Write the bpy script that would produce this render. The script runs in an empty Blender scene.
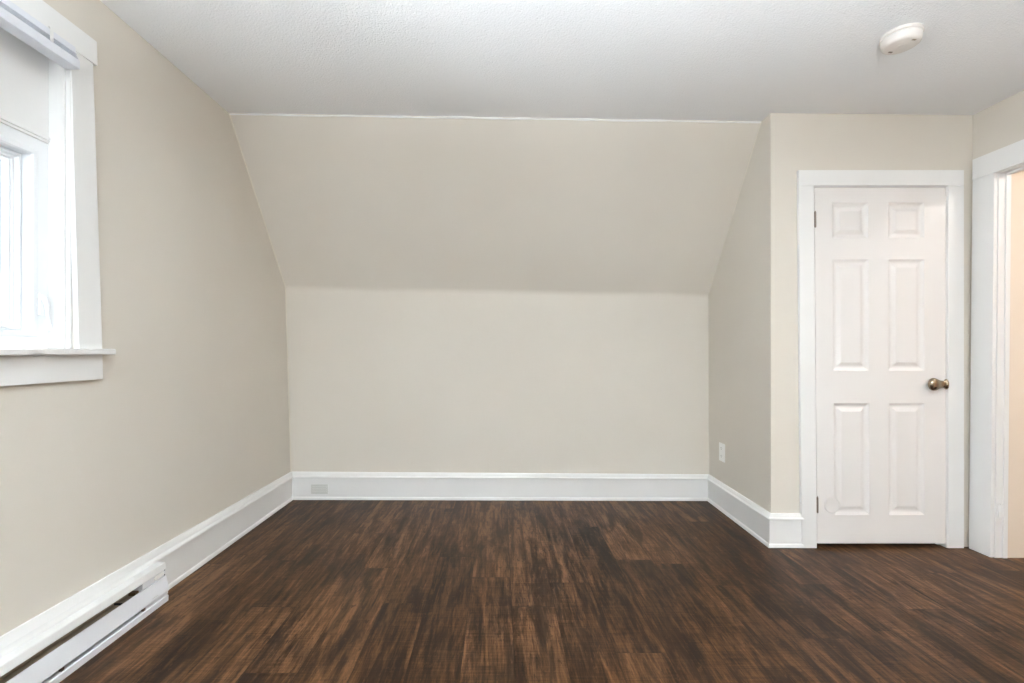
import bpy, bmesh, math, random
from mathutils import Vector, Matrix
random.seed(7)
S = bpy.context.scene
COL = S.collection
PI = math.pi

# ---------------------------------------------------------------- camera
F_PX = 470.0
cam = bpy.data.cameras.new('camera')
cam.sensor_fit = 'HORIZONTAL'; cam.sensor_width = 36.0
cam.lens = 36.0 * F_PX / 1024.0
cam.shift_x = 12.0 / 1024.0
cam.shift_y = 8.5 / 1024.0
cam.clip_start = 0.02
camo = bpy.data.objects.new('camera', cam); COL.objects.link(camo)
camo.location = (0, 0, 1.10); camo.rotation_euler = (PI / 2, 0, 0)
S.camera = camo

# ---------------------------------------------------------------- world: bright overcast daylight
SKY = 1.75; LOW_FILL = 1.75
w = bpy.data.worlds.new('world'); S.world = w; w.use_nodes = True
bgn = w.node_tree.nodes['Background']
bgn.inputs['Strength'].default_value = SKY
_t = w.node_tree                                        # overcast sky above; brighter lower half added to light the ceiling
_g = _t.nodes.new('ShaderNodeTexCoord'); _s = _t.nodes.new('ShaderNodeSeparateXYZ'); _r = _t.nodes.new('ShaderNodeMapRange')
_r.inputs['From Min'].default_value = -0.12; _r.inputs['From Max'].default_value = 0.05
_m = _t.nodes.new('ShaderNodeMix'); _m.data_type = 'RGBA'
_t.links.new(_g.outputs['Generated'], _s.inputs[0]); _t.links.new(_s.outputs[2], _r.inputs['Value']); _t.links.new(_r.outputs[0], _m.inputs[0])
_m.inputs[6].default_value = (LOW_FILL * 0.85, LOW_FILL * 0.93, LOW_FILL * 1.0, 1); _m.inputs[7].default_value = (0.82, 0.92, 1.0, 1)
_t.links.new(_m.outputs[2], bgn.inputs['Color'])

def portal(name, loc, rot, sx, sy):
    l = bpy.data.lights.new(name, 'AREA'); l.shape = 'RECTANGLE'; l.size = sx; l.size_y = sy
    l.cycles.is_portal = True
    o = bpy.data.objects.new(name, l); COL.objects.link(o); o.location = loc; o.rotation_euler = rot
    return o
portal('window_portal', (-1.78, 1.20, 1.48), (0, -PI / 2, 0), 0.75, 1.0)
portal('fill_rear_window_portal', (-0.6, -2.52, 1.45), (PI / 2, 0, 0), 1.5, 1.35)  # guides daylight through the added rear window
portal('fill_side_window_portal', (-1.80, -1.2, 1.45), (0, -PI / 2, 0), 1.35, 1.3)  # guides daylight through the window added behind the camera

# ---------------------------------------------------------------- colour management
vs = S.view_settings
S.display_settings.display_device = 'sRGB'
vs.view_transform = 'Standard'; vs.look = 'None'; vs.gamma = 1.0; vs.use_curve_mapping = False
vs.exposure = 2.27
S.cycles.use_denoising = True
S.cycles.max_bounces = 16; S.cycles.diffuse_bounces = 12
S.cycles.transparent_max_bounces = 16
S.cycles.sample_clamp_indirect = 6.0

# ================================================================ materials
def lin(c):
    c /= 255.0
    return c / 12.92 if c <= 0.04045 else ((c + 0.055) / 1.055) ** 2.4
def rgb(r, g, b): return (lin(r), lin(g), lin(b), 1)

class NT:
    def __init__(s, name):
        s.m = bpy.data.materials.new(name); s.m.use_nodes = True
        s.t = s.m.node_tree; s.b = s.t.nodes['Principled BSDF']
        s.out = s.t.nodes['Material Output']
    def n(s, typ, **kw):
        nd = s.t.nodes.new(typ)
        for k, v in kw.items(): setattr(nd, k, v)
        return nd
    def link(s, a, b): s.t.links.new(a, b)
    def math(s, op, a, b=None, c=None, clamp=False):
        nd = s.n('ShaderNodeMath', operation=op); nd.use_clamp = clamp
        for i, v in enumerate((a, b, c)):
            if v is None: continue
            if isinstance(v, (int, float)): nd.inputs[i].default_value = v
            else: s.link(v, nd.inputs[i])
        return nd.outputs[0]
    def coords(s, scale=(1, 1, 1), src=None):
        mp = s.n('ShaderNodeMapping'); mp.inputs['Scale'].default_value = scale
        if src is None:
            src = s.n('ShaderNodeTexCoord').outputs['Object']
        s.link(src, mp.inputs['Vector']); return mp.outputs[0]
    def noise(s, vec, scale, detail=2, rough=0.5, dist=0.0):
        nd = s.n('ShaderNodeTexNoise'); nd.inputs['Scale'].default_value = scale
        nd.inputs['Detail'].default_value = detail; nd.inputs['Roughness'].default_value = rough
        nd.inputs['Distortion'].default_value = dist
        s.link(vec, nd.inputs['Vector']); return nd.outputs['Fac']
    def ramp(s, fac, stops):
        nd = s.n('ShaderNodeValToRGB'); r = nd.color_ramp
        while len(r.elements) < len(stops): r.elements.new(0.5)
        for e, (p, c) in zip(r.elements, stops): e.position = p; e.color = c
        s.link(fac, nd.inputs[0]); return nd.outputs[0]
    def mix(s, fac, a, b, typ='MIX'):
        nd = s.n('ShaderNodeMix', data_type='RGBA', blend_type=typ)
        for sock, v in ((nd.inputs[0], fac), (nd.inputs[6], a), (nd.inputs[7], b)):
            if isinstance(v, (int, float)): sock.default_value = v
            elif isinstance(v, tuple): sock.default_value = v
            else: s.link(v, sock)
        return nd.outputs[2]
    def bump(s, h, strength, dist):
        nd = s.n('ShaderNodeBump'); nd.inputs['Strength'].default_value = strength
        nd.inputs['Distance'].default_value = dist; s.link(h, nd.inputs['Height'])
        s.link(nd.outputs[0], s.b.inputs['Normal'])

def wall_paint(name, col, rough=0.75):
    t = NT(name); v = t.coords()
    a = t.noise(v, 1.3, 3, 0.55)
    c = t.mix(a, tuple(x * 0.955 for x in col[:3]) + (1,), tuple(min(1, x * 1.045) for x in col[:3]) + (1,))
    t.link(c, t.b.inputs['Base Color'])
    t.b.inputs['Roughness'].default_value = rough
    t.b.inputs['Specular IOR Level'].default_value = 0.35
    h = t.math('ADD', t.math('MULTIPLY', t.noise(v, 220, 2), 0.25), t.noise(v, 9, 3, 0.6))
    t.bump(h, 0.22, 0.006)
    return t.m

def paint(name, col, rough=0.35, bumpiness=0.08):
    t = NT(name); v = t.coords()
    a = t.noise(v, 6, 2)
    c = t.mix(a, tuple(x * 0.975 for x in col[:3]) + (1,), col)
    t.link(c, t.b.inputs['Base Color'])
    t.b.inputs['Roughness'].default_value = rough
    t.bump(t.noise(v, 60, 2), bumpiness, 0.002)
    return t.m

def plain(name, col, rough=0.4, metal=0.0):
    t = NT(name); v = t.coords()
    r = t.noise(v, 40, 2)
    c = t.mix(r, tuple(x * 0.93 for x in col[:3]) + (1,), col)
    t.link(c, t.b.inputs['Base Color'])
    t.b.inputs['Roughness'].default_value = rough
    t.b.inputs['Metallic'].default_value = metal
    return t.m

M_WALL = wall_paint('greige_wall_paint', rgb(212, 206, 196))
M_BEAD = paint('pale_caulk', rgb(222, 216, 202), 0.6)
M_TRIM = paint('white_trim_paint', rgb(230, 230, 229), 0.38)
M_DOOR = paint('white_door_paint', rgb(226, 223, 221), 0.42)
M_VINYL = paint('white_window_vinyl', rgb(236, 239, 242), 0.3, 0.02)
M_BLIND = plain('white_aluminium_slat', rgb(222, 225, 232), 0.35)
M_HEAT = paint('white_heater_enamel', rgb(226, 228, 232), 0.35, 0.02)
M_DARK = plain('dark_heater_inside', rgb(150, 136, 116), 0.6, 0.0)
M_BRASS = plain('brass_contact', rgb(130, 110, 84), 0.4, 1.0)
M_BLACK = plain('black_slot', rgb(30, 28, 26), 0.6)
M_NICKEL = plain('antique_nickel', rgb(156, 142, 122), 0.16, 1.0)
M_HINGE = plain('steel_hinge', rgb(140, 128, 116), 0.4, 1.0)
M_PLASTIC = plain('white_plastic', rgb(246, 246, 243), 0.4)
M_SMOKE = plain('detector_plastic', rgb(224, 218, 212), 0.5)
M_GREYCOV = plain('grey_cover_plate', rgb(212, 212, 208), 0.5)
M_HALL = wall_paint('peach_hall_paint', rgb(224, 210, 194))
M_OUTSIDE = plain('grey_roofing', rgb(120, 118, 116), 0.9)

def ceiling_mat():
    t = NT('stippled_white_ceiling'); v = t.coords()
    a = t.noise(v, 2.0, 2)
    t.link(t.mix(a, rgb(238, 239, 240), rgb(243, 244, 245)), t.b.inputs['Base Color'])
    t.b.inputs['Roughness'].default_value = 0.85
    n1 = t.noise(v, 110, 4, 0.65, 0.4)
    vo = t.n('ShaderNodeTexVoronoi'); vo.inputs['Scale'].default_value = 130
    t.link(v, vo.inputs['Vector'])
    h = t.math('SUBTRACT', n1, t.math('MULTIPLY', vo.outputs['Distance'], 0.35))
    t.bump(h, 0.6, 0.005)
    return t.m
M_CEIL = ceiling_mat()

def floor_mat():
    t = NT('dark_rustic_wood_plank')
    tc = t.n('ShaderNodeTexCoord').outputs['Object']
    sp = t.n('ShaderNodeSeparateXYZ'); t.link(tc, sp.inputs[0])
    X, Y = sp.outputs[0], sp.outputs[1]
    W, L = 0.185, 1.22
    u = t.math('DIVIDE', t.math('ADD', X, 10.03), W)
    row = t.math('FLOOR', u); fu = t.math('FRACT', u)
    wn = t.n('ShaderNodeTexWhiteNoise', noise_dimensions='1D'); t.link(row, wn.inputs['W'])
    v = t.math('ADD', t.math('DIVIDE', t.math('ADD', Y, 10.0), L), wn.outputs['Value'])
    cell = t.math('FLOOR', v); fv = t.math('FRACT', v)
    cb = t.n('ShaderNodeCombineXYZ'); t.link(row, cb.inputs[0]); t.link(cell, cb.inputs[1])
    wp = t.n('ShaderNodeTexWhiteNoise', noise_dimensions='3D'); t.link(cb.outputs[0], wp.inputs['Vector'])
    sc = t.n('ShaderNodeVectorMath', operation='SCALE'); t.link(wp.outputs['Color'], sc.inputs[0]); sc.inputs['Scale'].default_value = 17.0
    av = t.n('ShaderNodeVectorMath', operation='ADD'); t.link(tc, av.inputs[0]); t.link(sc.outputs[0], av.inputs[1])
    P = av.outputs[0]                                     # each plank has its own print
    streak = t.noise(t.coords((24, 2.3, 1), P), 1.5, 7, 0.68, 0.5)
    grain = t.noise(t.coords((95, 6, 1), P), 2.0, 6, 0.72, 0.3)
    u3 = t.math('FLOOR', t.math('MULTIPLY', u, 3.0))         # narrow strips printed within each plank
    w3 = t.n('ShaderNodeTexWhiteNoise', noise_dimensions='1D'); t.link(t.math('MULTIPLY', u3, 1.37), w3.inputs['W'])
    c3 = t.n('ShaderNodeCombineXYZ'); t.link(u3, c3.inputs[0]); t.link(cell, c3.inputs[1])
    t.link(t.math('FLOOR', t.math('ADD', t.math('DIVIDE', Y, 0.41), t.math('MULTIPLY', w3.outputs['Value'], 7.0))), c3.inputs[2])
    s3 = t.n('ShaderNodeTexWhiteNoise', noise_dimensions='3D'); t.link(c3.outputs[0], s3.inputs['Vector'])
    blot = t.noise(t.coords((11, 1.9, 1), P), 1.15, 5, 0.6, 0.5)
    saw = t.noise(t.coords((3, 120, 1), P), 1.6, 3, 0.6)
    fleck = t.noise(t.coords((55, 16, 1), P), 1.0, 4, 0.7, 0.5)
    tone = t.math('ADD', t.math('MULTIPLY', streak, 0.55), t.math('MULTIPLY', grain, 0.29))
    tone = t.math('ADD', tone, t.math('MULTIPLY', saw, 0.16))
    tone = t.math('ADD', tone, t.math('MULTIPLY', t.math('SUBTRACT', wp.outputs['Value'], 0.5), 0.10))
    tone = t.math('ADD', tone, t.math('MULTIPLY', t.math('SUBTRACT', s3.outputs['Value'], 0.5), 0.055))
    base = t.ramp(tone, [(0.40, rgb(28, 17, 10)), (0.45, rgb(58, 37, 21)), (0.515, rgb(80, 54, 33)), (0.61, rgb(116, 83, 55))])
    dark = t.ramp(blot, [(0.48, (0, 0, 0, 1)), (0.62, (1, 1, 1, 1))])
    base = t.mix(t.math('MULTIPLY', dark, 0.78), base, rgb(27, 16, 11))
    fl = t.ramp(fleck, [(0.585, (0, 0, 0, 1)), (0.64, (1, 1, 1, 1))])
    base = t.mix(t.math('MULTIPLY', fl, 0.7), base, rgb(40, 25, 16))
    fl2 = t.ramp(fleck, [(0.34, (1, 1, 1, 1)), (0.40, (0, 0, 0, 1))])
    base = t.mix(t.math('MULTIPLY', fl2, 0.12), base, rgb(150, 104, 64))
    # joints
    du = t.math('MULTIPLY', t.math('MINIMUM', fu, t.math('SUBTRACT', 1.0, fu)), W)
    dv = t.math('MULTIPLY', t.math('MINIMUM', fv, t.math('SUBTRACT', 1.0, fv)), L)
    d = t.math('MINIMUM', du, dv)
    seam = t.ramp(t.math('MULTIPLY', d, 100.0), [(0.06, (1, 1, 1, 1)), (0.22, (0, 0, 0, 1))])
    base = t.mix(t.math('MULTIPLY', seam, 0.6), base, rgb(26, 17, 12))
    t.link(base, t.b.inputs['Base Color'])
    rr = t.math('ADD', 0.36, t.math('MULTIPLY', grain, 0.16))
    t.link(rr, t.b.inputs['Roughness'])
    t.b.inputs['Specular IOR Level'].default_value = 0.18
    h = t.math('SUBTRACT', t.math('ADD', t.math('MULTIPLY', grain, 0.5), t.math('MULTIPLY', saw, 0.3)), t.math('MULTIPLY', seam, 0.8))
    t.bump(h, 0.12, 0.0015)
    return t.m
M_FLOOR = floor_mat()

def glass_mat():
    t = NT('clear_window_glass')
    g = t.n('ShaderNodeBsdfGlossy'); g.inputs['Roughness'].default_value = 0.0
    tr = t.n('ShaderNodeBsdfTransparent'); fr = t.n('ShaderNodeFresnel'); fr.inputs[0].default_value = 1.45
    mx = t.n('ShaderNodeMixShader')
    t.link(fr.outputs[0], mx.inputs[0]); t.link(tr.outputs[0], mx.inputs[1]); t.link(g.outputs[0], mx.inputs[2])
    t.link(mx.outputs[0], t.out.inputs[0]); t.t.nodes.remove(t.b)
    return t.m
M_GLASS = glass_mat()

def fill_lamp_mat(name, col, strength):
    t = NT(name); t.b.inputs['Base Color'].default_value = (0.9, 0.9, 0.88, 1)
    t.b.inputs['Emission Color'].default_value = col; t.b.inputs['Emission Strength'].default_value = strength
    return t.m

# ================================================================ helpers
def root_loc(p):
    l = Vector((0, 0, 0))
    while p is not None: l += p.location; p = p.parent
    return l
def obj(name, bm, mat, parent=None, smooth=None, bevel=0.0):
    """one bmesh in world metres -> one object, local to its parent"""
    bmesh.ops.recalc_face_normals(bm, faces=bm.faces[:])
    if bevel:
        es = [e for e in bm.edges if len(e.link_faces) == 2 and e.calc_face_angle(0) > 0.6]
        bmesh.ops.bevel(bm, geom=es, offset=bevel, segments=2, profile=0.6, affect='EDGES', clamp_overlap=True)
    me = bpy.data.meshes.new(name)
    if parent is not None:
        bmesh.ops.translate(bm, verts=bm.verts, vec=-root_loc(parent)); off = Vector((0, 0, 0))
    else:
        lo = Vector([min(v.co[i] for v in bm.verts) for i in range(3)]); hi = Vector([max(v.co[i] for v in bm.verts) for i in range(3)])
        off = Vector(((lo.x + hi.x) / 2, (lo.y + hi.y) / 2, lo.z))
        bmesh.ops.translate(bm, verts=bm.verts, vec=-off)
    bm.to_mesh(me); bm.free()
    o = bpy.data.objects.new(name, me); COL.objects.link(o)
    me.materials.append(mat)
    if smooth is not None:
        for p in me.polygons: p.use_smooth = True
        me.set_sharp_from_angle(angle=math.radians(smooth))
    o.parent = parent
    if parent is None: o.location = off
    return o
def tag(o, label, cat, kind=None, group=None):
    o['label'] = label; o['category'] = cat
    if kind: o['kind'] = kind
    if group: o['group'] = group
    return o
def empty(name, loc):
    o = bpy.data.objects.new(name, None); COL.objects.link(o); o.location = loc; o.empty_display_size = 0.1
    return o
def hexa(bm, pts):
    """8 points: bottom ring 4, top ring 4"""
    v = [bm.verts.new(p) for p in pts]
    for f in ((0, 1, 2, 3), (4, 5, 6, 7), (0, 1, 5, 4), (1, 2, 6, 5), (2, 3, 7, 6), (3, 0, 4, 7)):
        bm.faces.new([v[i] for i in f])
def box(bm, x0, x1, y0, y1, z0, z1):
    hexa(bm, [(x0, y0, z0), (x1, y0, z0), (x1, y1, z0), (x0, y1, z0), (x0, y0, z1), (x1, y0, z1), (x1, y1, z1), (x0, y1, z1)])
def B(*a):
    bm = bmesh.new()
    if a: box(bm, *a)
    return bm
def lathe(bm, prof, origin, axis, seg=32, squash=None):
    """prof = [(along, radius)], revolved about axis from origin"""
    ax = Vector(axis).normalized()
    a = ax.orthogonal().normalized(); b = ax.cross(a)
    rings = []
    for t, r in prof:
        c = Vector(origin) + ax * t
        if r < 1e-6: rings.append([bm.verts.new(c)])
        else: rings.append([bm.verts.new(c + (a * math.cos(2 * PI * k / seg) + b * math.sin(2 * PI * k / seg)) * r) for k in range(seg)])
    for p, q in zip(rings, rings[1:]):
        if len(p) == 1 and len(q) == 1: continue
        for k in range(seg):
            k2 = (k + 1) % seg
            if len(p) == 1: bm.faces.new((p[0], q[k], q[k2]))
            elif len(q) == 1: bm.faces.new((p[k], q[0], p[k2]))
            else: bm.faces.new((p[k], q[k], q[k2], p[k2]))
    for r_ in (rings[0], rings[-1]):
        if len(r_) > 1:
            try: bm.faces.new(r_)
            except ValueError: pass
def tube(bm, pts, r, seg=8):
    rings = []
    for i, p in enumerate(pts):
        p = Vector(p); d = Vector(pts[min(i + 1, len(pts) - 1)]) - Vector(pts[max(i - 1, 0)]); d.normalize()
        a = d.cross(Vector((0.13, 0.31, 0.94))).normalized(); b = d.cross(a)
        rr = r[i] if isinstance(r, (list, tuple)) else r
        rings.append([bm.verts.new(p + (a * math.cos(2 * PI * k / seg) + b * math.sin(2 * PI * k / seg)) * rr) for k in range(seg)])
    for p, q in zip(rings, rings[1:]):
        for k in range(seg): bm.faces.new((p[k], q[k], q[(k + 1) % seg], p[(k + 1) % seg]))
    bm.faces.new(rings[0]); bm.faces.new(rings[-1])
def warp(bm, fn):
    for v in bm.verts: v.co = Vector(fn(*v.co))
    return bm
def panel_wall(us, vs_, holes, fn, thick_fn):
    """solid wall of cells (u, v) minus the cells inside holes; fn(u, v) = face point, thick_fn(u, v) = point on its back"""
    bm = bmesh.new(); nu, nv = len(us), len(vs_)
    def solid(i, j):
        if not (0 <= i < nu - 1 and 0 <= j < nv - 1): return False
        uc, vc = (us[i] + us[i + 1]) / 2, (vs_[j] + vs_[j + 1]) / 2
        return not any(a < uc < b and c < vc < d for a, b, c, d in holes)
    fr = [[bm.verts.new(fn(u, v)) for v in vs_] for u in us]
    bk = [[bm.verts.new(thick_fn(u, v)) for v in vs_] for u in us]
    for i in range(nu - 1):
        for j in range(nv - 1):
            if not solid(i, j): continue
            bm.faces.new((fr[i][j], fr[i + 1][j], fr[i + 1][j + 1], fr[i][j + 1]))
            bm.faces.new((bk[i][j], bk[i][j + 1], bk[i + 1][j + 1], bk[i + 1][j]))
            if not solid(i - 1, j): bm.faces.new((fr[i][j], fr[i][j + 1], bk[i][j + 1], bk[i][j]))
            if not solid(i + 1, j): bm.faces.new((fr[i + 1][j], fr[i + 1][j + 1], bk[i + 1][j + 1], bk[i + 1][j]))
            if not solid(i, j - 1): bm.faces.new((fr[i][j], fr[i + 1][j], bk[i + 1][j], bk[i][j]))
            if not solid(i, j + 1): bm.faces.new((fr[i][j + 1], fr[i + 1][j + 1], bk[i + 1][j + 1], bk[i][j + 1]))
    bmesh.ops.delete(bm, geom=[v for v in bm.verts if not v.link_faces], context='VERTS')
    return bm
def lerp(a, b, t): return a + (b - a) * t

# ================================================================ room shell (an old house: nothing is quite plumb)
LEAN = 0.028
def left_x(h): return -1.535 - LEAN * h                 # the left wall leans outwards
def right_x(h): return 2.620 + 0.010 * h                # so does the right one
def ceil_z(x):
    if x < 1.515: return lerp(2.503, 2.425, (x + 1.605) / 3.12)
    return lerp(2.425, 2.413, (x - 1.515) / 1.135)
Y_REAR = -2.4
Y_CL = 2.628                                            # wall with the closet door

fl = B(-2.0, 4.4, -2.7, 3.7, -0.10, 0.0)
tag(obj('floor', fl, M_FLOOR), 'dark brown rustic wood plank floor running towards the back wall', 'floor', 'structure')

bm = bmesh.new()
xs = [-1.9, -1.605, -0.5, 0.5, 1.515, 2.65, 4.4]
lo = [[bm.verts.new((x, y, ceil_z(x))) for y in (-2.7, 0, 3.7)] for x in xs]
hi_ = [[bm.verts.new((x, y, ceil_z(x) + 0.12)) for y in (-2.7, 0, 3.7)] for x in xs]
for i in range(len(xs) - 1):
    for j in range(2):
        bm.faces.new((lo[i][j], lo[i + 1][j], lo[i + 1][j + 1], lo[i][j + 1]))
        bm.faces.new((hi_[i][j], hi_[i + 1][j], hi_[i + 1][j + 1], hi_[i][j + 1]))
n = len(xs) - 1
for j in range(2):
    for i in (0, n): bm.faces.new((lo[i][j], lo[i][j + 1], hi_[i][j + 1], hi_[i][j]))
for i in range(n):
    for j in (0, 2): bm.faces.new((lo[i][j], lo[i + 1][j], hi_[i + 1][j], hi_[i][j]))
tag(obj('ceiling', bm, M_CEIL), 'flat white ceiling with a stippled plaster texture', 'ceiling', 'structure')

# window opening in the left wall
WY0, WY1, WZ0, WZ1 = 0.78, 1.735, 1.085, 2.215
SW0, SW1 = -1.85, -0.55                                 # opening for a window added behind the camera as fill
bm = panel_wall([Y_REAR - 0.2, SW0, SW1, WY0, WY1, 2.6, 3.6], [-0.02, 0.78, WZ0, 1.6, 2.13, WZ1, 2.6], [(WY0, WY1, WZ0, WZ1), (SW0, SW1, 0.78, 2.13)],
                lambda u, v: (left_x(v), u, v), lambda u, v: (left_x(v) - 0.17, u, v))
tag(obj('wall_left', bm, M_WALL), 'long greige wall on the left holding the white window', 'wall', 'structure')

# knee wall and slope: knee line and ceiling line measured at both ends
KL, KR = Vector((-1.585, 3.455, 1.562)), Vector((1.535, 3.444, 1.503))
CL, CR = Vector((-1.608, 2.783, 2.503)), Vector((1.517, 2.721, 2.425))
def knee(t): return KL.lerp(KR, t)
def ctop(t): return CL.lerp(CR, t)
NU = 12
def strip_mesh(rows, back):
    """rows = list of functions t -> point; a sheet with thickness `back` behind it"""
    bm = bmesh.new(); ts = [lerp(-0.05, 1.05, k / NU) for k in range(NU + 1)]
    f = [[bm.verts.new(r(t)) for t in ts] for r in rows]
    b = [[bm.verts.new(r(t) + back) for t in ts] for r in rows]
    for i in range(len(rows) - 1):
        for k in range(NU):
            bm.faces.new((f[i][k], f[i][k + 1], f[i + 1][k + 1], f[i + 1][k]))
            bm.faces.new((b[i][k], b[i][k + 1], b[i + 1][k + 1], b[i + 1][k]))
        for k in (0, NU): bm.faces.new((f[i][k], f[i + 1][k], b[i + 1][k], b[i][k]))
    for i in (0, len(rows) - 1):
        for k in range(NU): bm.faces.new((f[i][k], f[i][k + 1], b[i][k + 1], b[i][k]))
    return bm
def kfoot(t): return Vector((lerp(-1.60, 1.55, t), lerp(3.465, 3.440, t), -0.02))
RB = 0.022                                               # soft plaster bend
def bend(t, s):
    k = knee(t); d1 = (kfoot(t) - k).normalized(); d2 = (ctop(t) - k).normalized()
    a, c = k + d1 * RB, k + d2 * RB
    return a.lerp(k, s).lerp(k.lerp(c, s), s)
def stretch_top(t): return ctop(t) + (ctop(t) - knee(t)).normalized() * 0.04
bm = strip_mesh([kfoot, lambda t: bend(t, 0)], Vector((0, 0.12, 0)))
tag(obj('wall_back', bm, M_WALL, smooth=60), 'low greige back wall below the sloped ceiling', 'wall', 'structure')
bm = strip_mesh([lambda t: bend(t, 0), lambda t: bend(t, 0.25), lambda t: bend(t, 0.5), lambda t: bend(t, 0.75),
                 lambda t: bend(t, 1.0), lambda t: knee(t).lerp(ctop(t), 0.5), stretch_top], Vector((0, 0.12, 0)))
tag(obj('wall_slope', bm, M_WALL, smooth=60), 'greige sloped wall under the roof between knee wall and ceiling', 'wall', 'structure')

# closet block: alcove side wall and door wall
def alc_x(y): return lerp(1.515, 1.532, (y - Y_CL) / 0.815)
bm = bmesh.new()
hexa(bm, [(1.515, Y_CL, -0.02), (1.62, Y_CL + 0.10, -0.02), (1.64, 3.5, -0.02), (alc_x(3.5), 3.5, -0.02),
          (1.513, Y_CL, 2.5), (1.62, Y_CL + 0.10, 2.5), (1.64, 3.5, 2.5), (alc_x(3.5) - 0.01, 3.5, 2.5)])
tag(obj('wall_alcove', bm, M_WALL), 'short greige side wall between the slope and the closet corner', 'wall', 'structure')
DX0, DX1, DZ1 = 1.745, 2.497, 2.018
bm = panel_wall([1.515, DX0, DX1, 2.75], [-0.02, 0.0, DZ1, 2.5], [(DX0, DX1, -0.05, DZ1)],
                lambda u, v: (u - (0.002 * v / 2.5 if u < 1.6 else 0), Y_CL, v), lambda u, v: (u + (0.1 if u < 1.6 else 0), Y_CL + 0.10, v))
tag(obj('wall_closet', bm, M_WALL), 'greige wall around the white closet door', 'wall', 'structure')
# right wall with the hall opening
HY0, HY1, HZ1 = 1.68, 2.497, 2.045
bm = panel_wall([Y_REAR - 0.2, HY0, HY1, 3.6], [-0.02, 0.0, HZ1, 2.5], [(HY0, HY1, -0.05, HZ1)],
                lambda u, v: (right_x(v), u, v), lambda u, v: (right_x(v) + 0.064, u, v))
tag(obj('wall_right', bm, M_WALL), 'greige wall on the right with the open hall doorway', 'wall', 'structure')
# rear wall, behind the camera, opened for an added fill window
RW = [(-1.35, 0.15)]
bm = panel_wall([-1.9, RW[0][0], RW[0][1], 2.75], [-0.02, 0.78, 2.13, 2.6],
                [(a, b, 0.78, 2.13) for a, b in RW], lambda u, v: (u, Y_REAR, v), lambda u, v: (u, Y_REAR - 0.16, v))
tag(obj('wall_rear', bm, M_WALL), 'greige wall behind the camera opened for an added fill window', 'wall', 'structure')
# back of the closet
tag(obj('wall_closet_back', B(1.66, 2.75, 3.452, 3.57, -0.02, 2.5), M_WALL), 'plain wall at the back inside the closet', 'wall', 'structure')
# hall beyond the doorway
tag(obj('wall_hall_north', B(2.6850, 4.3, 2.488, 2.6, -0.02, 2.5), M_HALL), 'peach hall wall seen through the right doorway', 'wall', 'structure')
tag(obj('wall_hall_east', B(4.2, 4.3, 0.6, 2.5, -0.02, 2.5), M_HALL), 'peach wall at the far end of the hall', 'wall', 'structure')
tag(obj('wall_hall_south', B(2.72, 4.3, 0.5, 0.62, -0.02, 2.5), M_HALL), 'peach wall on the near side of the hall', 'wall', 'structure')

# ---------------------------------------------------------------- painted joint beads
def bead(name, pts, r, mat, label):
    bm = bmesh.new(); rs = [r * random.uniform(0.6, 1.25) for _ in pts]
    tube(bm, pts, rs, 8)
    tag(obj(name, bm, mat, smooth=80), label, 'trim', 'structure')
pts = []
for k in range(41):
    t = k / 40; p = ctop(t); x = p.x
    pts.append((x, p.y + 0.004 + 0.0012 * math.sin(k * 1.3), ceil_z(x) - 0.005 + 0.0015 * math.sin(k * 0.8)))
bead('trim_1', pts, 0.0062, M_TRIM, 'thin white paint bead where the sloped wall meets the ceiling')
pts = []
for k in range(25):
    p = CL.lerp(KL, k / 24); pts.append((left_x(p.z) + 0.0015, p.y - 0.001, p.z))
bead('trim_2', pts, 0.0045, M_BEAD, 'pale caulk bead up the left edge of the sloped wall')
pts = [(left_x(z) + 0.0015, lerp(3.463, 3.455, z / 1.55) - 0.001, z) for z in [0.19 + 1.36 * k / 20 for k in range(21)]]
bead('trim_3', pts, 0.0035, M_BEAD, 'pale caulk bead in the left corner of the back wall')
pts = []
for k in range(25):
    p = CR.lerp(KR, k / 24); pts.append((alc_x(p.y) - 0.003, p.y, p.z - 0.001))
bead('trim_4', pts, 0.003, M_BEAD, 'pale caulk bead down the right edge of the sloped wall')

# ---------------------------------------------------------------- baseboards with cap moulding and shoe
PROF = [(0.0, 0.205), (0.009, 0.205), (0.016, 0.199), (0.019, 0.190), (0.026, 0.185), (0.029, 0.178), (0.029, 0.171), (0.024, 0.165),
        (0.017, 0.163), (0.017, 0.024), (0.022, 0.020), (0.025, 0.012), (0.025, 0.0025), (0.0, 0.0025)]
def base_run(path, names, labels, zs=None):
    """sweep PROF along path (plan points), room on the right-hand side; mitred; one object per segment"""
    P = [Vector(p) for p in path]
    def nrm(a, b): d = (b - a).normalized(); return Vector((d.y, -d.x))
    offs = []
    for i in range(len(P)):
        ns = []
        if i > 0: ns.append(nrm(P[i - 1], P[i]))
        if i < len(P) - 1: ns.append(nrm(P[i], P[i + 1]))
        if len(ns) == 1: offs.append(ns[0])
        else:
            m = (ns[0] + ns[1]).normalized(); offs.append(m / m.dot(ns[0]))
    for i in range(len(P) - 1):
        if names[i] is None: continue
        bm = bmesh.new(); rings = []
        for j in (i, i + 1):
            s = zs[j] if zs else 1.0
            rings.append([bm.verts.new((P[j].x + offs[j].x * d, P[j].y + offs[j].y * d, h if h < 0.1 else lerp(0.163, h * s, (h - 0.163) / 0.042) if h > 0.163 else h)) for d, h in PROF])
        k = len(PROF)
        for q in range(k): bm.faces.new((rings[0][q], rings[0][(q + 1) % k], rings[1][(q + 1) % k], rings[1][q]))
        bm.faces.new(rings[0]); bm.faces.new(rings[1])
        tag(obj(names[i], bm, M_TRIM, smooth=25), labels[i], 'baseboard', 'structure')
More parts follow.
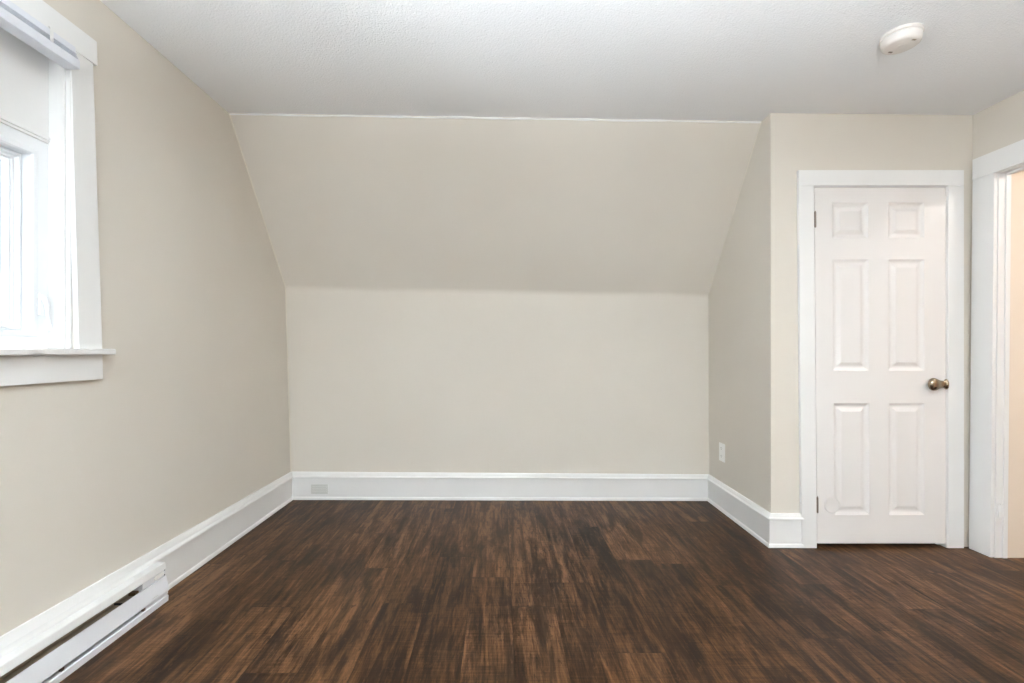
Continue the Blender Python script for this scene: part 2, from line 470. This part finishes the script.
base_run([(-1.540, Y_REAR), (-1.540, 3.4645), (1.532, 3.4400), (1.515, Y_CL), (1.682, Y_CL)],
         ['baseboard_left', 'baseboard_back', 'baseboard_alcove', 'baseboard_closet'],
         ['tall white moulded baseboard along the left wall', 'tall white moulded baseboard under the low back wall',
          'white moulded baseboard under the wall outlet', 'short white baseboard between closet corner and door casing'],
         zs=[1.18, 1.0, 0.93, 0.92, 0.92])
base_run([(2.620, 1.565), (2.620, Y_REAR), (-1.54, Y_REAR)], ['baseboard_right', 'baseboard_rear'],
         ['white moulded baseboard along the right wall before the doorway', 'white moulded baseboard along the wall behind the camera'])

# ================================================================ window 1
win = empty('window_1', (-1.60, 1.26, 1.085))
tag(win, 'white framed window high on the left wall with deep sill', 'window', 'structure')
def sh(bm):   # follow the lean of the wall
    return warp(bm, lambda x, y, z: (x - LEAN * z, y, z))
XW = -1.535
bm = B(XW + 0.0005, XW + 0.020, WY1 - 0.008, 1.828, 1.105, 2.21)
for v in bm.verts:
    if v.co.y > 1.8 and v.co.z > 2: v.co.y -= 0.006
obj('side_casing', sh(bm), M_TRIM, win, bevel=0.0015)
obj('side_casing', sh(B(XW + 0.0005, XW + 0.020, WY0 - 0.095, WY0 + 0.008, 1.105, 2.21)), M_TRIM, win, bevel=0.0015)
obj('head_casing', sh(B(XW + 0.0005, XW + 0.024, WY0 - 0.105, 1.838, 2.21, 2.305)), M_TRIM, win, bevel=0.0015)
# stool with a chip in its front edge
bm = bmesh.new()
front = [(WY0 - 0.115)] + [1.28 + 0.1 * k / 1 for k in (0, 1)]
ys = [WY0 - 0.115, 1.30, 1.50, 1.515, 1.535, 1.555, 1.57, 1.70, 1.852]
ch = {1.515: 0.003, 1.535: 0.006, 1.555: 0.003}
r1 = []
for y in ys:
    c = ch.get(y, 0.0)
    r1.append([bm.verts.new(p) for p in ((-1.563, y, 1.105), (-1.517, y, 1.105), (-1.513, y, 1.101), (-1.513 - c * 0.3, y, 1.086 + c), (-1.517 - c * 0.5, y, 1.082 + c * 0.7), (-1.563, y, 1.082))])
for a, b in zip(r1, r1[1:]):
    for k in range(6): bm.faces.new((a[k], a[(k + 1) % 6], b[(k + 1) % 6], b[k]))
bm.faces.new(r1[0]); bm.faces.new(r1[-1])
box(bm, -1.66, -1.562, WY0 + 0.001, WY1 - 0.001, 1.086, 1.105)
obj('window_sill', bm, M_TRIM, win)
obj('apron', sh(B(XW + 0.0005, XW + 0.018, WY0 - 0.095, 1.830, 0.987, 1.082)), M_TRIM, win, bevel=0.0015)
# jambs: one frame lining the opening
bm = bmesh.new()
for y0, y1 in ((WY1 - 0.010, WY1 - 0.0005), (WY0 + 0.0005, WY0 + 0.010)): box(bm, -1.735, -1.577, y0, y1, 1.106, 2.214)
box(bm, -1.735, -1.592, WY1 - 0.018, WY1 - 0.010, 1.106, 2.203); box(bm, -1.735, -1.592, WY0 + 0.010, WY0 + 0.018, 1.106, 2.203)
box(bm, -1.735, -1.577, WY0 + 0.010, WY1 - 0.010, 2.203, 2.2145)
obj('jamb', bm, M_TRIM, win, bevel=0.001)
# filler board above the sash unit and small moulding under it
FY0, FY1 = WY0 + 0.0185, WY1 - 0.0185
obj('filler_board', B(-1.735, -1.648, FY0, FY1, 1.875, 2.2025), M_TRIM, win, bevel=0.001)
bm = B(-1.665, -1.641, FY0, FY1, 1.862, 1.875); box(bm, -1.665, -1.645, FY0, FY1, 1.852, 1.862)
obj('moulding', bm, M_TRIM, win, bevel=0.003)
# vinyl frame: rectangular ring with a bevelled inner lip
def ring(bm, y0, y1, z0, z1, steps):
    """steps = [(inset, x)] nested rectangles joined in sequence"""
    rr = []
    for d, x in steps: rr.append([bm.verts.new(p) for p in ((x, y0 + d, z0 + d), (x, y1 - d, z0 + d), (x, y1 - d, z1 - d), (x, y0 + d, z1 - d))])
    for a, b in zip(rr, rr[1:]):
        for k in range(4): bm.faces.new((a[k], a[(k + 1) % 4], b[(k + 1) % 4], b[k]))
    return rr
bm = bmesh.new()
ring(bm, FY0, FY1, 1.106, 1.8515, [(0.0, -1.73), (0.0, -1.650), (0.040, -1.650), (0.044, -1.647), (0.0565, -1.647), (0.0615, -1.653), (0.0615, -1.73), (0.0, -1.73)])
obj('window_frame', bm, M_VINYL, win)
bm = bmesh.new()
ring(bm, FY0 + 0.0635, FY1 - 0.0635, 1.1695, 1.788, [(0, -1.725), (0, -1.684), (0.003, -1.681), (0.010, -1.681), (0.015, -1.692), (0.023, -1.692), (0.023, -1.700), (0.025, -1.700), (0.025, -1.697), (0.030, -1.697), (0.032, -1.706), (0.032, -1.725), (0, -1.725)])
sash = obj('sash', bm, M_VINYL, win)
g0, g1 = FY0 + 0.0635 + 0.032, FY1 - 0.0635 - 0.032
obj('window_pane', B(-1.716, -1.711, g0, g1, 1.2015, 1.756), M_GLASS, sash)
# casement latch: escutcheon and lever
bm = B(-1.650, -1.641, 1.676, 1.698, 1.225, 1.305)
lat = obj('latch_plate', bm, M_VINYL, win, bevel=0.003)
bm = bmesh.new(); tube(bm, [(-1.643, 1.687, 1.292), (-1.634, 1.687, 1.285), (-1.629, 1.688, 1.262), (-1.628, 1.691, 1.230), (-1.629, 1.696, 1.200), (-1.631, 1.699, 1.182), (-1.632, 1.699, 1.172)], [0.009, 0.011, 0.0085, 0.006, 0.0065, 0.0095, 0.006], 10)
obj('lever', bm, M_VINYL, lat, smooth=60)

# raised blind, gathered under the head casing
bl = empty('window_blind', (-1.555, 1.256, 2.12))
tag(bl, 'white slatted blind pulled fully up under the window head', 'blind')
by0, by1 = WY0 + 0.022, 1.712
obj('head_rail', B(-1.576, -1.545, by0, by1, 2.180, 2.2025), M_BLIND, bl, bevel=0.002)
for k in range(6):
    z = (2.1555, 2.1595, 2.1640, 2.1705, 2.1735, 2.1765)[k]
    bm = bmesh.new(); rows = []
    dx = random.uniform(-0.0015, 0.0015) - (0, 0.001, 0.002, 0.006, 0.007, 0.008)[k]
    for (x, dz) in ((-1.580, 0), (-1.567, 0.0014), (-1.556, 0.0018), (-1.545, 0.0014), (-1.532, 0)):
        rows.append([bm.verts.new((x + dx, y, z + dz + zz)) for y in (by0 + 0.002, by1 - 0.003) for zz in (0, 0.0009)])
    for a, b in zip(rows, rows[1:]):
        bm.faces.new((a[0], a[2], b[2], b[0])); bm.faces.new((a[1], a[3], b[3], b[1]))
        bm.faces.new((a[0], a[1], b[1], b[0])); bm.faces.new((a[2], a[3], b[3], b[2]))
    for a in (rows[0], rows[-1]): bm.faces.new((a[0], a[1], a[3], a[2]))
    obj('slat', bm, M_BLIND, bl, smooth=40)
obj('bottom_rail', B(-1.580, -1.528, by0 + 0.002, by1, 2.120, 2.153), M_BLIND, bl, bevel=0.004)
for y in (1.60, 1.24, 0.90):
    bm = B(-1.5265, -1.5255, y - 0.006, y + 0.006, 2.150, 2.196); box(bm, -1.5335, -1.5255, y - 0.006, y + 0.006, 2.194, 2.198)
    obj('ladder_tape', bm, M_TRIM, bl)

# two unseen sashed windows added behind the camera for fill daylight
def fill_window(name, a, b, place, label):
    """built along u in [a, b]; place(u, d, z) gives the point d metres out from the wall face into the room"""
    r = empty(name, place((a + b) / 2, 0, 0.78)); tag(r, label, 'window', 'structure')
    def W(*bs):
        bm = bmesh.new()
        for u0, u1, d0, d1, z0, z1 in bs: box(bm, u0, u1, d0, d1, z0, z1)
        return warp(bm, place)
    obj('casing', W((a - 0.09, a, 0.001, 0.02, 0.78, 2.13), (b, b + 0.09, 0.001, 0.02, 0.78, 2.13), (a - 0.10, b + 0.10, 0.001, 0.024, 2.13, 2.225),
                    (a - 0.09, b + 0.09, 0.001, 0.018, 0.66, 0.755), (a - 0.11, b + 0.11, 0.001, 0.045, 0.755, 0.78)), M_TRIM, r)
    obj('window_frame', W((a + 0.001, a + 0.05, -0.06, -0.01, 0.781, 2.129), (b - 0.05, b - 0.001, -0.06, -0.01, 0.781, 2.129), (a + 0.05, b - 0.05, -0.06, -0.01, 0.781, 0.83),
                          (a + 0.05, b - 0.05, -0.06, -0.01, 2.08, 2.129), (a + 0.05, b - 0.05, -0.06, -0.01, 1.43, 1.48)), M_VINYL, r)
    obj('window_pane', W((a + 0.05, b - 0.05, -0.038, -0.033, 0.83, 1.43), (a + 0.05, b - 0.05, -0.038, -0.033, 1.48, 2.08)), M_GLASS, r)
fill_window('fill_window_2', RW[0][0], RW[0][1], lambda u, d, z: (u, Y_REAR + d, z), 'added unseen white framed fill window in the wall behind the camera')
fill_window('fill_window_3', SW0, SW1, lambda u, d, z: (left_x(z) + d, u, z), 'added unseen white framed fill window in the left wall behind the camera')

# ================================================================ closet door
def dl(bm):   # the old frame has racked: its hinge side leans
    return warp(bm, lambda x, y, z: (x * 0.9973 + 0.018 * (1 - z / 2.1) * max(0, min(1, (2.5 - x) / 0.8)), y, z))
d1 = empty('door_1', (2.12, Y_CL, 0.0))
tag(d1, 'closed white six-panel closet door with a nickel handle', 'door', 'structure')
CY0, CY1 = Y_CL - 0.020, Y_CL - 0.0005
obj('door_casing', dl(B(1.662, 1.745, CY0, CY1, 0, 2.012)), M_TRIM, d1, bevel=0.0015)
obj('door_casing', dl(B(2.494, 2.582, CY0, CY1, 0, 2.012)), M_TRIM, d1, bevel=0.0015)
obj('door_casing', dl(B(1.662, 2.582, CY0, CY1, 2.0125, 2.099)), M_TRIM, d1, bevel=0.0015)
bm = bmesh.new()
box(bm, 1.7455, 1.750, CY0 + 0.006, Y_CL + 0.10, 0, 2.012); box(bm, 2.489, 2.4935, CY0 + 0.006, Y_CL + 0.10, 0, 2.012)
box(bm, 1.750, 2.489, CY0 + 0.006, Y_CL + 0.10, 2.0085, 2.012)
box(bm, 1.750, 1.762, Y_CL + 0.030, Y_CL + 0.045, 0, 2.008); box(bm, 2.477, 2.489, Y_CL + 0.030, Y_CL + 0.045, 0, 2.008)
box(bm, 1.762, 2.477, Y_CL + 0.030, Y_CL + 0.045, 1.996, 2.008)
obj('jamb', dl(bm), M_TRIM, d1)
# leaf with six raised panels
LX0, LX1, LZ0, LZ1, LY = 1.7535, 2.4865, 0.024, 2.005, Y_CL - 0.0125
pc = [(1.852, 2.053), (2.164, 2.366)]
pr = [(0.182, 0.803), (0.985, 1.604), (1.722, 1.921)]
bm = bmesh.new()
gx = [LX0, pc[0][0], pc[0][1], pc[1][0], pc[1][1], LX1]
gz = [LZ0] + [z for r in pr for z in r] + [LZ1]
fv = [[bm.verts.new((x, LY, z)) for z in gz] for x in gx]
bv = [[bm.verts.new((x, LY + 0.035, z)) for z in gz] for x in gx]
for i in range(5):
    for j in range(6 + 0):
        pass
for i in range(len(gx) - 1):
    for j in range(len(gz) - 1):
        bm.faces.new((bv[i][j], bv[i + 1][j], bv[i + 1][j + 1], bv[i][j + 1]))
        q = [fv[i][j], fv[i + 1][j], fv[i + 1][j + 1], fv[i][j + 1]]
        if i in (1, 3) and j in (1, 3, 5):
            prev = q; x0, x1, z0, z1 = gx[i], gx[i + 1], gz[j], gz[j + 1]
            for d, dep in ((0.004, 0.003), (0.014, 0.0085), (0.019, 0.0095), (0.026, 0.0095), (0.043, 0.0035), (0.046, 0.0025)):
                cur = [bm.verts.new(p) for p in ((x0 + d, LY + dep, z0 + d), (x1 - d, LY + dep, z0 + d), (x1 - d, LY + dep, z1 - d), (x0 + d, LY + dep, z1 - d))]
                for k in range(4): bm.faces.new((prev[k], prev[(k + 1) % 4], cur[(k + 1) % 4], cur[k]))
                prev = cur
            bm.faces.new(prev)
        else: bm.faces.new(q)
for i in range(len(gx) - 1):
    for j in (0, len(gz) - 1): bm.faces.new((fv[i][j], fv[i + 1][j], bv[i + 1][j], bv[i][j]))
for j in range(len(gz) - 1):
    for i in (0, len(gx) - 1): bm.faces.new((fv[i][j], fv[i][j + 1], bv[i][j + 1], bv[i][j]))
leaf = obj('door_leaf', dl(bm), M_DOOR, d1)
# hinges (barrels in the gap)
for zc, xl in ((1.825, 0.0), (0.240, 0.0)):
    bm = bmesh.new()
    x = 1.7525
    for k in range(5): lathe(bm, [(0, 0.0050), (0.0155, 0.0050)], (x, CY0 + 0.001, zc - 0.042 + k * 0.0168), (0, 0, 1), 12)
    lathe(bm, [(0, 0.0035), (0.090, 0.0035), (0.093, 0.0)], (x, CY0 + 0.001, zc - 0.045), (0, 0, 1), 12)
    box(bm, x, x + 0.006, CY0 + 0.003, LY + 0.0005, zc - 0.042, zc + 0.042)
    h = obj('hinge', dl(bm), M_HINGE, d1, smooth=40)
    h['label'] = 'tarnished steel hinge'
# egg-shaped handle sweeping left from its rose at the door edge
prof = [(0, 0), (0, .029), (.005, .029), (.008, .024), (.014, .0205), (.024, .0200), (.034, .0215), (.044, .0250), (.054, .0300), (.064, .0340), (.074, .0355), (.084, .0335), (.093, .0275), (.099, .017), (.101, 0)]
ay = LY - 0.0205
bm = bmesh.new(); lathe(bm, prof, (2.466, ay, 0.9105), (-1, 0, 0), 40)
warp(bm, lambda x, y, z: (2.466 + (x - 2.466) * 0.98, ay + (y - ay) * 0.5, z))    # a flattened lever
hd = obj('door_handle', bm, M_NICKEL, d1, smooth=35); hd['label'] = 'egg-shaped antique nickel handle'
bm = bmesh.new(); lathe(bm, [(0, 0.012), (0.012, 0.009)], (2.456, LY + 0.0005, 0.9105), (0, -1, 0), 20)
obj('spindle', bm, M_NICKEL, hd, smooth=50)
# wall-saver disc stuck low on the leaf
bm = bmesh.new(); lathe(bm, [(0, 0.043), (0.003, 0.043), (0.0055, 0.039), (0.0035, 0.034), (0.0035, 0.0)], (1.846, LY + 0.0002, 0.236), (0, -1, 0), 40)
o = obj('door_bumper', bm, M_DOOR, d1, smooth=35); o['label'] = 'round white bumper disc'

# ================================================================ hall doorway
d2 = empty('door_2', (2.64, 2.09, 0.0))
tag(d2, 'open doorway to the hall in white casing at far right', 'door', 'structure')
def rs(bm): return warp(bm, lambda x, y, z: (x - 0.008 + 0.010 * z, y, z))
obj('door_casing', rs(B(2.608, 2.6275, 2.492, 2.6070, 0, 2.040)), M_TRIM, d2, bevel=0.002)
obj('door_casing', rs(B(2.608, 2.6275, 1.565, 1.690, 0, 2.040)), M_TRIM, d2, bevel=0.002)
obj('door_casing', rs(B(2.606, 2.6275, 1.555, 2.6070, 2.0405, 2.155)), M_TRIM, d2, bevel=0.002)
bm = bmesh.new()
box(bm, 2.6285, 2.692, 2.4875, 2.4965, 0, 2.036); box(bm, 2.6285, 2.692, 1.6805, 1.690, 0, 2.036)
box(bm, 2.6285, 2.692, 1.6805, 2.4965, 2.036, 2.0445)
box(bm, 2.664, 2.688, 2.481, 2.4875, 0, 2.036); box(bm, 2.664, 2.688, 1.690, 1.697, 0, 2.036); box(bm, 2.664, 2.688, 1.697, 2.481, 2.026, 2.036)
obj('jamb', rs(bm), M_TRIM, d2, bevel=0.0012)
bm = B(2.640, 2.660, 2.4845, 2.4872, 0.215, 0.285); lathe(bm, [(0, 0.005), (0.07, 0.005)], (2.640, 2.484, 0.215), (0, 0, 1), 10)
o = obj('hinge', bm, M_TRIM, d2, smooth=40); o['label'] = 'painted-over white hinge'

# ================================================================ baseboard heater on the left
ht = empty('baseboard_heater', (-1.487, 1.25, 0.0))
tag(ht, 'long white electric heater built against the left baseboard', 'heater')
hy0, hy1 = 0.35, 2.070
XB = -1.5225
YC = 1.937                                               # the end compartment starts here
def prism(bm, prof, y0, y1):
    r = [[bm.verts.new((x, y, z)) for x, z in prof] for y in (y0, y1)]; k = len(prof)
    for q in range(k): bm.faces.new((r[0][q], r[0][(q + 1) % k], r[1][(q + 1) % k], r[1][q]))
    bm.faces.new(r[0]); bm.faces.new(r[1])
    return bm
# hood: back plate running up into a sloping top with a small front lip
obj('hood', prism(bmesh.new(), [(XB, 0.003), (XB, 0.1655), (-1.4800, 0.1655), (-1.4745, 0.1640), (-1.4690, 0.1400), (-1.4690, 0.1380), (-1.4720, 0.1380), (-1.4775, 0.1610), (XB + 0.003, 0.1610), (XB + 0.003, 0.003)], hy0, hy1), M_TRIM, ht)
obj('front_cover', prism(bmesh.new(), [(-1.4755, 0.1080), (-1.4705, 0.1080), (-1.4570, 0.0460), (-1.4570, 0.0430), (-1.4600, 0.0430), (-1.4730, 0.1065), (-1.4755, 0.1065)], hy0, hy1), M_HEAT, ht)
obj('bottom_rail', prism(bmesh.new(), [(-1.5170, 0.001), (-1.4560, 0.001), (-1.4555, 0.0240), (-1.4590, 0.0275), (-1.4690, 0.0275), (-1.4690, 0.0245), (-1.4605, 0.0245), (-1.4600, 0.004), (-1.5170, 0.004)], hy0, hy1 - 0.006), M_HEAT, ht)
cap = obj('end_cap', prism(bmesh.new(), [(-1.5180, 0.005), (-1.4700, 0.005), (-1.4700, 0.0290), (-1.4610, 0.0290), (-1.4610, 0.0425), (-1.4770, 0.1080), (-1.4770, 0.1100), (-1.4735, 0.1110), (-1.4730, 0.1385), (-1.5180, 0.1560)], YC, hy1 - 0.0015), M_HEAT, ht)
bm = bmesh.new(); a_, b_ = [], []
for k in range(24):
    a = 2 * PI * k / 24
    z = 0.1248 + 0.0090 * math.cos(a); y = (2.010 + 0.010 * math.sin(a)) if math.sin(a) < 0 else 2.052 + 0.006 * math.sin(a)
    xf = -1.4732
    a_.append(bm.verts.new((xf + 0.0025, y, z))); b_.append(bm.verts.new((xf - 0.001, y, z)))
bm.faces.new(a_); bm.faces.new(b_)
for k in range(24): bm.faces.new((a_[k], a_[(k + 1) % 24], b_[(k + 1) % 24], b_[k]))
obj('knockout_tab', bm, M_PLASTIC, cap)
for z in (0.1135, 0.1350):
    bm = bmesh.new(); lathe(bm, [(0, 0.0028), (0.0015, 0.002), (0.002, 0.0)], (-1.4732, 2.0635, z), (1, 0, 0), 10)
    obj('screw', bm, M_BLACK, cap)
bm = B(-1.4585, -1.4565, 1.975, 2.005, 0.054, 0.0555)
warp(bm, lambda x, y, z: (x - 0.215 * (z - 0.046), y, z))
obj('embossed_mark', bm, M_GREYCOV, ht)
bm = B(-1.5190, -1.5175, hy0, YC - 0.001, 0.005, 0.150)
box(bm, -1.5175, -1.4850, hy0, YC - 0.001, 0.0940, 0.0955)
obj('inner_shield', bm, M_DARK, ht)
bm = bmesh.new(); lathe(bm, [(0, 0.006), (1.50, 0.006)], (-1.498, hy0, 0.066), (0, 1, 0), 12)
obj('heating_element', bm, M_DARK, ht, smooth=50)
bm = bmesh.new()
y = hy0 + 0.02
while y < YC - 0.08: box(bm, -1.5165, -1.4830, y, y + 0.0008, 0.036, 0.090); y += 0.012
f = obj('heating_fins', bm, M_DARK, ht); f['kind'] = 'stuff'
bm = B(-1.5150, -1.4860, YC - 0.022, YC - 0.002, 0.0965, 0.110)
obj('bracket', bm, M_BRASS, ht, bevel=0.002)
for y in (YC - 0.09,):
    obj('bracket', B(-1.5170, -1.4760, y, y + 0.003, 0.0965, 0.104), M_BLACK, ht)
for y in (1.925, 1.565, 1.2):
    obj('foot_clip', B(-1.4700, -1.4600, y, y + 0.010, 0.0285, 0.0425), M_HINGE, ht)

# ================================================================ smoke detector
sx, sy = 1.683, 1.972; cz = ceil_z(sx)
sd = empty('smoke_detector', (sx, sy, cz))
tag(sd, 'round off-white smoke detector on the ceiling above the closet', 'smoke detector')
bm = bmesh.new(); lathe(bm, [(-0.001, 0.0), (-0.001, 0.0725), (0.011, 0.0725), (0.013, 0.069), (0.013, 0.0)], (sx, sy, cz), (0, 0, -1), 56)
obj('base_plate', bm, M_SMOKE, sd, smooth=30)
bm = bmesh.new()
lathe(bm, [(0.0132, 0.0), (0.0132, 0.064), (0.015, 0.069), (0.038, 0.0675), (0.044, 0.065), (0.0480, 0.060), (0.0495, 0.055), (0.0500, 0.0)], (sx, sy, cz), (0, 0, -1), 56)
body = obj('cover', bm, M_SMOKE, sd, smooth=30)
for k in range(24):     # side vents
    a = 2 * PI * k / 24
    if k % 6 == 0: continue
    bm = bmesh.new(); c = Vector((sx + 0.0682 * math.cos(a), sy + 0.0682 * math.sin(a), cz - 0.0185))
    t = Vector((-math.sin(a), math.cos(a), 0)); nr = Vector((math.cos(a), math.sin(a), 0)); z = Vector((0, 0, 1))
    hexa(bm, [c + t * s * 0.006 + nr * q + z * zz for zz in (-0.0015, 0.0015) for s, q in ((-1, -0.001), (1, -0.001), (1, 0.0008), (-1, 0.0008))])
    obj('vent', bm, M_GREYCOV, body)
for dx_, dy_, ang in ((-0.0135, 0.038, 0.1), (0.0155, -0.044, 0.1)):
    bm = B(-0.008, 0.008, -0.0035, 0.0035, -0.0512, -0.0498)
    bmesh.ops.rotate(bm, verts=bm.verts, cent=(0, 0, 0), matrix=Matrix.Rotation(ang, 3, 'Z'))
    bmesh.ops.translate(bm, verts=bm.verts, vec=(sx + dx_, sy + dy_, cz))
    o = obj('indicator', bm, M_HINGE if dx_ < 0 else M_DARK, body)
bm = bmesh.new(); lathe(bm, [(0.0502, 0.016), (0.0512, 0.0155), (0.0514, 0.0)], (sx, sy, cz), (0, 0, -1), 32)
obj('test_button', bm, M_SMOKE, body, smooth=30)

# ================================================================ duplex outlets
def outlet_faces(bm_list, fn):
    pass
wo = empty('wall_outlet', (alc_x(3.2), 3.225, 0.336))
tag(wo, 'white duplex outlet low on the alcove side wall', 'outlet')
ox = alc_x(3.2)
obj('cover_plate', B(ox - 0.0065, ox - 0.0002, 3.187, 3.263, 0.336, 0.460), M_PLASTIC, wo, bevel=0.002)
for zc in (0.373, 0.425):
    bm = bmesh.new(); vv = []
    for x in (ox - 0.0062, ox - 0.0085):
        vv.append([bm.verts.new((x, 3.225 + yy, zc + zz)) for yy, zz in ((-0.0165, -0.009), (-0.010, -0.015), (0.010, -0.015), (0.0165, -0.009), (0.0165, 0.009), (0.010, 0.015), (-0.010, 0.015), (-0.0165, 0.009))])
    bm.faces.new(vv[0]); bm.faces.new(vv[1])
    for k in range(8): bm.faces.new((vv[0][k], vv[0][(k + 1) % 8], vv[1][(k + 1) % 8], vv[1][k]))
    s_ = obj('socket', bm, M_PLASTIC, wo)
    bm = B(ox - 0.0088, ox - 0.0084, 3.2175, 3.2195, zc - 0.002, zc + 0.008); box(bm, ox - 0.0088, ox - 0.0084, 3.2305, 3.2325, zc - 0.002, zc + 0.006)
    box(bm, ox - 0.0088, ox - 0.0084, 3.2225, 3.2275, zc - 0.010, zc - 0.006)
    obj('slot', bm, M_BLACK, s_)
bo_y = 3.4637 - 0.017 - 0.0006
bo = empty('baseboard_outlet', (-1.322, bo_y, 0.046))
tag(bo, 'grey painted cover plate set in the back baseboard near the left corner', 'outlet cover')
obj('cover_plate', B(-1.384, -1.260, bo_y - 0.004, bo_y, 0.046, 0.116), M_GREYCOV, bo, bevel=0.0015)
for k in range(3):
    z = 0.059 + k * 0.0165
    obj('louvre', B(-1.374, -1.270, bo_y - 0.0065, bo_y - 0.0038, z, z + 0.008), M_GREYCOV, bo, bevel=0.001)

# ================================================================ unseen lamps added out of frame to brighten room and hall
def fill_dome_lamp(name, x, y, r, col, strength, label):
    z = ceil_z(x); e = empty(name, (x, y, z)); tag(e, label, 'ceiling lamp')
    bm = bmesh.new(); lathe(bm, [(-0.001, 0.0), (-0.001, r * 1.05), (0.018, r * 1.05), (0.020, 0.0)], (x, y, z), (0, 0, -1), 40)
    obj('fill_lamp_base', bm, M_NICKEL, e, smooth=30)
    bm = bmesh.new(); lathe(bm, [(0.0205, 0.0), (0.0205, r)] + [(0.0205 + 0.09 * math.sin(a), r * math.cos(a)) for a in [PI / 2 * k / 8 for k in range(1, 8)]] + [(0.1105, 0.0)], (x, y, z), (0, 0, -1), 40)
    obj('fill_lamp_shade', bm, fill_lamp_mat(name + '_glow', col, strength), e, smooth=60)
# unseen floor light added behind the camera to brighten the ceiling
def uplighter(x, y, strength):
    e = empty('fill_floor_lamp', (x, y, 0)); tag(e, 'unseen metal lamp added as ceiling fill, standing on the floor behind the camera', 'fill lamp')
    bm = bmesh.new(); lathe(bm, [(0.0005, 0.0), (0.0005, 0.15), (0.012, 0.15), (0.022, 0.13), (0.030, 0.02), (0.030, 0.0)], (x, y, 0), (0, 0, 1), 40)
    obj('base', bm, M_NICKEL, e, smooth=30)
    bm = bmesh.new(); lathe(bm, [(0.030, 0.012), (1.000, 0.012)], (x, y, 0), (0, 0, 1), 20)
    obj('pole', bm, M_NICKEL, e, smooth=40)
    bm = bmesh.new(); lathe(bm, [(0.995, 0.0), (1.000, 0.03), (1.005, 0.11), (1.060, 0.155), (1.110, 0.190), (1.140, 0.200), (1.140, 0.195), (1.110, 0.185), (1.060, 0.148), (1.030, 0.110), (1.010, 0.100), (1.006, 0.0)], (x, y, 0), (0, 0, 1), 40)
    obj('fill_lamp_shade', bm, M_PLASTIC, e, smooth=50)
    bm = bmesh.new(); lathe(bm, [(1.035, 0.0), (1.035, 0.095), (1.042, 0.095), (1.046, 0.0)], (x, y, 0), (0, 0, 1), 32)
    obj('fill_bulb', bm, fill_lamp_mat('uplighter_glow', (0.85, 0.935, 1.0, 1), strength), e, smooth=40)
uplighter(0.25, -0.5, 590.0)
fill_dome_lamp('fill_ceiling_lamp', 1.5, -0.9, 0.20, (1.0, 0.80, 0.60, 1), 8.5, 'added unseen dome lamp for warm fill on the ceiling behind the camera')  # added for warm fill towards the right side
fill_dome_lamp('fill_hall_ceiling_lamp', 3.5, 1.5, 0.16, (1.0, 0.95, 0.90, 1), 12.5, 'added unseen dome lamp for fill light on the hall ceiling')  # added out of view to light the hall
